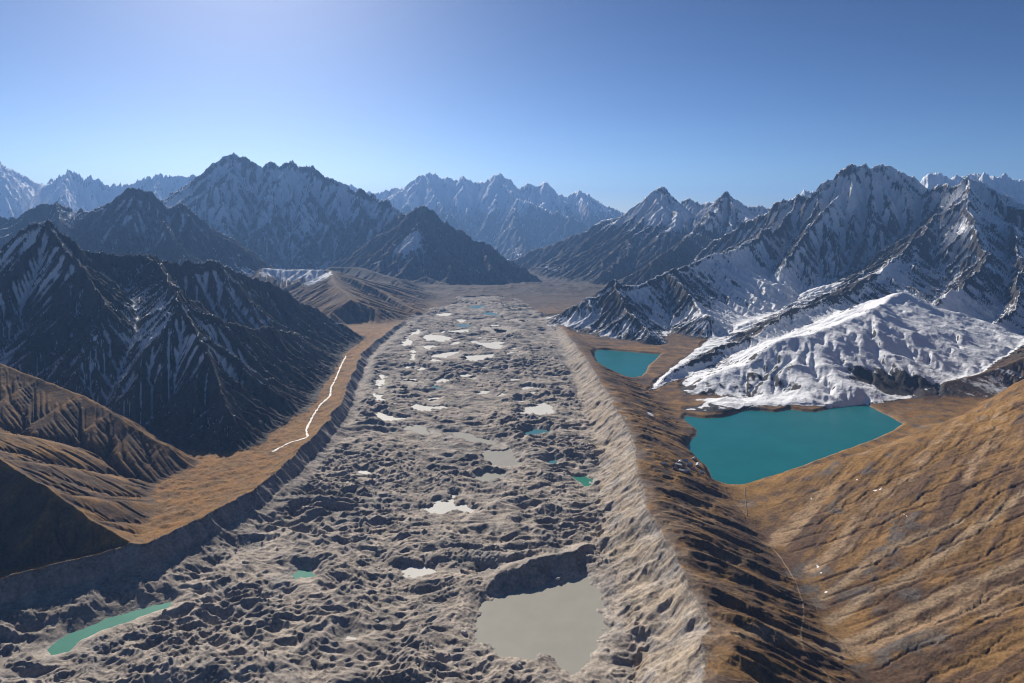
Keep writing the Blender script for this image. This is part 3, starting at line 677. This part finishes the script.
terrain('valley_floor', 'orange and brown grassy valley floor beside the moraines and lakes', 'valley', QID == 0, MAT_NEAR)
terrain('glacier', 'grey brown debris covered glacier with hummocks running up the middle of the valley', 'glacier', QID == 1, MAT_NEAR)
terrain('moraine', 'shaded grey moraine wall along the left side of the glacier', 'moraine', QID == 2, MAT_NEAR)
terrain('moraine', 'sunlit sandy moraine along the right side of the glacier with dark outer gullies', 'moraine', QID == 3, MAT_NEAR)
terrain('hillside', 'golden brown streaked hillside in front of the big turquoise lake', 'hillside', QID == 4, MAT_NEAR)
for M in MTN:
    d = np.mean([p[1] for l in M['lines'] for p in l[3]])
    terrain(M['name'], M['label'], M['cat'], QID == M['idx'], MAT_NEAR if d < 2600 else MAT_D if d < 3600 else MAT_MID if d < 9000 else MAT_FAR)
print('terrain', round(time.time() - T0, 1))

# ------------------------------------------------------------------ water and ice
def water_mat(name, col, rough, wave=0.0, var=0.15, spec=0.1):
    m, nt, b = new_mat(name)
    geo = nd(nt, 'ShaderNodeNewGeometry'); n = noise(nt, geo.outputs['Position'], 0.006 if wave else 0.02, 6, 0.6)
    d = tuple(c * (1 - var) for c in col); l = tuple(min(c * (1 + var), 1) for c in col)
    nt.links.new(mixc(nt, n, d, l), b.inputs['Base Color'])
    b.inputs['Roughness'].default_value = rough; b.inputs['IOR'].default_value = 1.33; b.inputs['Specular IOR Level'].default_value = spec
    if wave:
        bp = nd(nt, 'ShaderNodeBump'); bp.inputs['Strength'].default_value = wave; bp.inputs['Distance'].default_value = 0.5
        nt.links.new(noise(nt, geo.outputs['Position'], 0.3, 4), bp.inputs['Height']); nt.links.new(bp.outputs[0], b.inputs['Normal'])
    return m
WATER = {'lake': water_mat('turquoise lake water', (0.008, 0.150, 0.155), 0.25, 0.3, 0.22, 0.3), 'silt': water_mat('silty pond water', (0.37, 0.355, 0.30), 0.4, 0, 0.12),
         'jade': water_mat('jade pond water', (0.02, 0.20, 0.14), 0.6, 0, 0.3), 'teal': water_mat('blue pond water', (0.07, 0.20, 0.24), 0.3, 0, 0.3),
         'ice': water_mat('snowy pond ice', (0.68, 0.66, 0.60), 0.6, 0, 0.12)}
def sheet(name, label, cat, P, z, mat, grow):
    n = len(P)
    ar = sum(P[i][0] * P[(i + 1) % n][1] - P[(i + 1) % n][0] * P[i][1] for i in range(n))
    if ar < 0: P = P[::-1]
    v = []
    for i in range(n):
        a, b = P[i - 1], P[(i + 1) % n]
        dx, dy = b[0] - a[0], b[1] - a[1]; L = math.hypot(dx, dy)
        v.append((P[i][0] + dy / L * grow, P[i][1] - dx / L * grow, z))
    me = bpy.data.meshes.new(name); me.from_pydata(v, [], [list(range(n))]); me.materials.append(mat)
    import bmesh
    bm = bmesh.new(); bm.from_mesh(me); bmesh.ops.triangulate(bm, faces=bm.faces[:]); bm.to_mesh(me); bm.free()
    o = bpy.data.objects.new(name, me); COL.objects.link(o)
    return props(o, label, cat, 'structure')
for kind, label, px in PONDS:
    P = [PZ(*p) for p in px]
    size = math.sqrt((max(p[0] for p in P) - min(p[0] for p in P)) * (max(p[1] for p in P) - min(p[1] for p in P)))
    sheet('frozen_pond' if kind == 'ice' else 'pond', label, 'pond', P, 0.0, WATER[kind], min(26, 0.34 * size) * (0.9 if kind == 'ice' else 0.55) + 2)
sheet('lake', 'big turquoise lake between the snowy spur and the golden hillside', 'lake', LAKE1, 0.0, WATER['lake'], 6)
sheet('lake', 'small turquoise lake farther off under the rocky knoll', 'lake', LAKE2, 0.0, WATER['lake'], 6)

# ------------------------------------------------------------------ paths, frozen stream
def ribbon(name, label, cat, px, width, mat, lift=0.5, kind='structure', jit=0.0):
    pts = [hit(*p)[:2] for p in px]
    rg = random.Random(len(px)); fine = []
    for a, b in zip(pts[:-1], pts[1:]):
        n = max(2, int(math.hypot(b[0] - a[0], b[1] - a[1]) / 6))
        for k in range(n):
            t = k / n; fine.append((a[0] + (b[0] - a[0]) * t, a[1] + (b[1] - a[1]) * t))
    fine.append(pts[-1]); F_ = np.array(fine)
    for _ in range(3): F_[1:-1] = 0.25 * F_[:-2] + 0.5 * F_[1:-1] + 0.25 * F_[2:]
    tg = np.gradient(F_, axis=0); tg /= np.linalg.norm(tg, axis=1)[:, None] + 1e-9
    nr = np.stack([-tg[:, 1], tg[:, 0]], 1)
    wv = np.array([width * (1 + jit * rg.uniform(-1, 1)) for _ in F_])[:, None]
    rows = []
    for o_, dz in ((-0.62, -2.0), (-0.5, lift), (0.0, lift * 1.3), (0.5, lift), (0.62, -2.0)):
        p = F_ + nr * wv * o_
        rows.append(np.column_stack([p, sample(H, p[:, 0], p[:, 1]) + dz]))
    n = len(F_); v = np.concatenate(rows)
    f = [(k * n + i, k * n + i + 1, (k + 1) * n + i + 1, (k + 1) * n + i) for k in range(4) for i in range(n - 1)]
    me = bpy.data.meshes.new(name); me.from_pydata(v.tolist(), [], f); me.materials.append(mat)
    o = bpy.data.objects.new(name, me); COL.objects.link(o)
    return props(o, label, cat, kind)
def plain(name, col, rough=0.85, var=0.25, scale=0.4):
    m, nt, b = new_mat(name); geo = nd(nt, 'ShaderNodeNewGeometry')
    n = noise(nt, geo.outputs['Position'], scale, 6, 0.65)
    nt.links.new(mixc(nt, n, tuple(c * (1 - var) for c in col), tuple(min(1, c * (1 + var)) for c in col)), b.inputs['Base Color'])
    b.inputs['Roughness'].default_value = rough; b.inputs['Specular IOR Level'].default_value = 0.15
    return m
DIRT = plain('trodden dirt', (0.27, 0.19, 0.12)); ICE = plain('stream ice', (0.72, 0.69, 0.63), 0.6, 0.1); STONE = plain('dry stone', (0.20, 0.17, 0.15))
ribbon('stream', 'white frozen stream winding along the foot of the near dark mountain', 'stream', [(346, 356), (341, 366), (336, 378), (331, 388), (330, 396), (320, 405), (313, 416), (306, 430), (308, 437), (296, 441), (283, 446), (272, 452)], 6.5, ICE, 0.6, jit=0.6)
ribbon('path', 'beige footpath winding down the valley from the lake past the golden hillside', 'path', [(720, 508), (733, 519), (745, 529), (761, 541), (777, 553), (788, 569), (797, 584), (802, 599), (804, 613), (801, 634), (804, 652), (819, 667), (831, 681), (836, 700)], 3.2, DIRT, 0.25, jit=0.2)
ribbon('stone_wall', 'low dry stone wall running straight from the lake shore to the footpath', 'wall', [(745, 488), (745, 496), (746, 505), (747, 516)], 1.6, STONE, 0.9, kind=None)

# ------------------------------------------------------------------ village lodges by the lake
from mathutils import Vector, Matrix
import bmesh
WALLM = plain('lodge stone wall', (0.30, 0.28, 0.25), 0.9, 0.3, 0.8)
ROOFS = {'white': plain('white tin roof', (0.75, 0.75, 0.74), 0.5, 0.08), 'grey': plain('grey tin roof', (0.42, 0.43, 0.45), 0.5, 0.12), 'blue': plain('blue tin roof', (0.25, 0.36, 0.50), 0.5, 0.12), 'pink': plain('faded red tin roof', (0.42, 0.26, 0.22), 0.6, 0.12)}
DARK = plain('dark window glass', (0.03, 0.035, 0.04), 0.3, 0.1)
def mesh_obj(name, verts, faces, mat, parent=None):
    me = bpy.data.meshes.new(name); me.from_pydata(verts, [], faces); me.materials.append(mat)
    o = bpy.data.objects.new(name, me); COL.objects.link(o); o.parent = parent
    return o
BOXF = [(0, 3, 2, 1), (4, 5, 6, 7), (0, 1, 5, 4), (1, 2, 6, 5), (2, 3, 7, 6), (3, 0, 4, 7)]
def box(x0, x1, y0, y1, z0, z1): return [(x0, y0, z0), (x1, y0, z0), (x1, y1, z0), (x0, y1, z0), (x0, y0, z1), (x1, y0, z1), (x1, y1, z1), (x0, y1, z1)]
def lodge(px, py, L, W, hgt, rot, roof, label):
    x, y, z = hit(px, py)
    rt = bpy.data.objects.new('stone_lodge', None); COL.objects.link(rt)
    rt.location = (x, y, z - 0.3); rt.rotation_euler = (0, 0, rot)
    rt.scale = (1.25, 1.25, 1.2)
    props(rt, label, 'lodge', None, 'lodges of the lake village')
    a, b, r = L / 2, W / 2, W * 0.28
    v = box(-a, a, -b, b, -3, hgt) + [(-a, 0, hgt + r), (a, 0, hgt + r)]
    mesh_obj('wall', v, BOXF[:1] + BOXF[2:] + [(4, 7, 8), (5, 9, 6)], WALLM, rt)
    e, t = 0.6, 0.25; zl = hgt - r * e / b * 1.0 + 0.05
    v = [(-a - e, -b - e, zl), (a + e, -b - e, zl), (a + e, 0, hgt + r + 0.05), (-a - e, 0, hgt + r + 0.05), (a + e, b + e, zl), (-a - e, b + e, zl)]
    v += [(p[0], p[1], p[2] + t) for p in v]
    mesh_obj('roof', v, [(0, 3, 2, 1), (3, 5, 4, 2), (6, 7, 8, 9), (9, 8, 10, 11), (0, 1, 7, 6), (4, 5, 11, 10), (1, 2, 8, 7), (2, 4, 10, 8), (3, 0, 6, 9), (5, 3, 9, 11)], ROOFS[roof], rt)
    mesh_obj('door', box(-0.6, 0.6, -b - 0.12, -b + 0.02, -0.2, 2.1), BOXF, DARK, rt)
    for k in (-1, 1):
        mesh_obj('window', box(k * L * 0.28 - 1.0, k * L * 0.28 + 1.0, -b - 0.1, -b + 0.02, 1.0, 2.3), BOXF, DARK, rt)
for a in [(686, 472, 16, 8, 4.5, 0.4, 'white', 'white roofed lodge at the front edge of the lake village'), (698, 466.5, 17, 9, 5.5, 1.2, 'grey', 'large pale grey lodge nearest the water, at the bend of the lake shore'),
          (700.5, 473.5, 13, 8, 4.5, 0.2, 'white', 'small white roofed lodge closest to the corner of the lake'), (679, 466, 15, 7, 4, -0.7, 'grey', 'long grey lodge turned away from the lake behind the village'),
          (682, 471.5, 12, 7, 4, -0.6, 'grey', 'short grey lodge beside the white roofed one at the front of the village'), (674.5, 469, 11, 7, 4, 0.1, 'pink', 'faded red roofed hut at the moraine side of the village'),
          (663, 465, 10, 8, 5, 0.5, 'white', 'lone white hut set apart from the village against the moraine'), (694, 459.5, 14, 7, 4, 0.9, 'grey', 'grey lodge at the back of the village beside the shore'),
          (685, 461.5, 12, 7, 4, 0.3, 'blue', 'blue roofed lodge at the back of the village'), (689.5, 465.5, 15, 8, 5, 0.0, 'blue', 'blue roofed lodge in the middle of the village'),
          (692.5, 469.5, 12, 7, 4, 0.6, 'pink', 'faded red roofed lodge between the blue one and the water'), (680, 462.5, 10, 6, 3.5, 1.1, 'white', 'tiny white hut at the back of the village, moraine side')]:
    lodge(*a)

# ------------------------------------------------------------------ boulders on the glacier
ROCKM = [plain('grey boulder', (0.30, 0.27, 0.24), 0.9, 0.4, 0.5), plain('pale boulder', (0.52, 0.49, 0.46), 0.9, 0.3, 0.5)]
protos = []
for k in range(5):
    bm = bmesh.new(); bmesh.ops.create_icosphere(bm, subdivisions=2, radius=1.0); rg = random.Random(k)
    pl = [(Vector((rg.gauss(0, 1), rg.gauss(0, 1), rg.gauss(0, 1))).normalized(), rg.uniform(0.55, 0.85)) for _ in range(9)]
    for v in bm.verts:
        for nrm, dd in pl:
            q = v.co.dot(nrm)
            if q > dd: v.co -= nrm * (q - dd)
    me = bpy.data.meshes.new('boulder'); bm.to_mesh(me); bm.free(); me.materials.append(ROCKM[k % 2]); protos.append(me)
rg = random.Random(5); nb = 0
while nb < 110:
    px, py = rg.uniform(90, 590), rg.uniform(470, 675)
    x, y, z = hit(px, py)
    c = int(np.interp(x / y, us, np.arange(NC))); r_ = int(np.interp(math.log(y), ly, np.arange(NR)))
    if ID[r_, c] != 1 or z < 3: continue
    o = bpy.data.objects.new('boulder', protos[nb % 5]); COL.objects.link(o)
    sz = rg.uniform(1.7, 4.0) * (1.5 if rg.random() < 0.15 else 1)
    o.location = (x, y, z + sz * 0.15); o.scale = (sz * 1.25, sz, sz * 0.8); o.rotation_euler = (0, 0, rg.uniform(0, 6.28))
    props(o, ('grey', 'pale')[(nb % 5) % 2] + ' boulder lying among the debris hummocks of the glacier', 'boulder', None, ('grey', 'pale')[(nb % 5) % 2] + ' boulders on the glacier')
    nb += 1
print('objects', round(time.time() - T0, 1))

# ------------------------------------------------------------------ sky, sun, haze, camera
w = bpy.data.worlds.new('World'); S.world = w; w.use_nodes = True
nt = w.node_tree; nt.nodes.clear()
sky = nd(nt, 'ShaderNodeTexSky', sky_type='NISHITA', sun_disc=False)
sky.sun_elevation = SUN_EL; sky.sun_rotation = SUN_AZ; sky.altitude = 4000; sky.air_density = 1.0; sky.dust_density = 9.0; sky.ozone_density = 3.0
bg = nd(nt, 'ShaderNodeBackground'); bg.inputs[1].default_value = 0.065
wo = nd(nt, 'ShaderNodeOutputWorld'); gm_ = nd(nt, 'ShaderNodeGamma'); gm_.inputs[1].default_value = 1.55
sc_ = nd(nt, 'ShaderNodeVectorMath', operation='SCALE'); sc_.inputs['Scale'].default_value = 0.35
nt.links.new(sky.outputs[0], gm_.inputs[0]); nt.links.new(gm_.outputs[0], sc_.inputs[0]); tn_ = nd(nt, 'ShaderNodeVectorMath', operation='MULTIPLY'); tn_.inputs[1].default_value = (0.87, 0.87, 0.84)      # white balance
nt.links.new(sc_.outputs[0], tn_.inputs[0]); nt.links.new(tn_.outputs[0], bg.inputs[0]); nt.links.new(bg.outputs[0], wo.inputs[0])
sun = bpy.data.lights.new('sun', 'SUN'); sun.energy = 5.0; sun.angle = math.radians(0.5); sun.color = (1.0, 0.93, 0.83)
so = bpy.data.objects.new('sun', sun); COL.objects.link(so)
from mathutils import Vector
so.rotation_euler = Vector(tuple(-sd)).to_track_quat('-Z', 'Y').to_euler()
so.location = tuple(sd * 3000)

zlo, zhi = float(H.min()) - 1.0, max(float(H.max()), CZ) + 60
hz = [(-72000, -3000), (72000, -3000), (72000, 48500), (-72000, 48500)]
me = bpy.data.meshes.new('haze')
me.from_pydata([(x, y, z) for z in (zlo, zhi) for x, y in hz], [], [(3, 2, 1, 0), (4, 5, 6, 7), (0, 1, 5, 4), (1, 2, 6, 5), (2, 3, 7, 6), (3, 0, 4, 7)])
m = bpy.data.materials.new('thin mountain haze'); m.use_nodes = True; nt = m.node_tree; nt.nodes.clear()
pv = nd(nt, 'ShaderNodeVolumePrincipled'); pv.inputs['Color'].default_value = (0.26, 0.50, 1.0, 1); pv.inputs['Density'].default_value = 2.6e-5; pv.inputs['Anisotropy'].default_value = 0.25
mo = nd(nt, 'ShaderNodeOutputMaterial'); nt.links.new(pv.outputs[0], mo.inputs['Volume'])
me.materials.append(m)
o = bpy.data.objects.new('haze', me); COL.objects.link(o)
props(o, 'thin blue haze filling the valley and fading the far mountains', 'haze', 'stuff')

cam = bpy.data.cameras.new('camera'); co = bpy.data.objects.new('camera', cam); COL.objects.link(co)
co.location = (0, 0, CZ); co.rotation_euler = (math.radians(90), 0, 0)
cam.sensor_width = 36; cam.lens = 36 * FP / 1024; cam.shift_y = -(341.5 - HY) / 1024
cam.clip_start = 1; cam.clip_end = 200000
S.camera = co
S.view_settings.view_transform = 'Standard'; S.view_settings.look = 'None'; S.view_settings.gamma = 1; S.view_settings.exposure = 0.42
S.view_settings.use_curve_mapping = False
S.cycles.max_bounces = 4; S.cycles.volume_bounces = 0; S.cycles.use_denoising = True; S.cycles.denoising_prefilter = 'ACCURATE'; S.cycles.pixel_filter_type = 'BLACKMAN_HARRIS'; S.cycles.filter_width = 1.1
print('done', round(time.time() - T0, 1), 'verts', len(V))
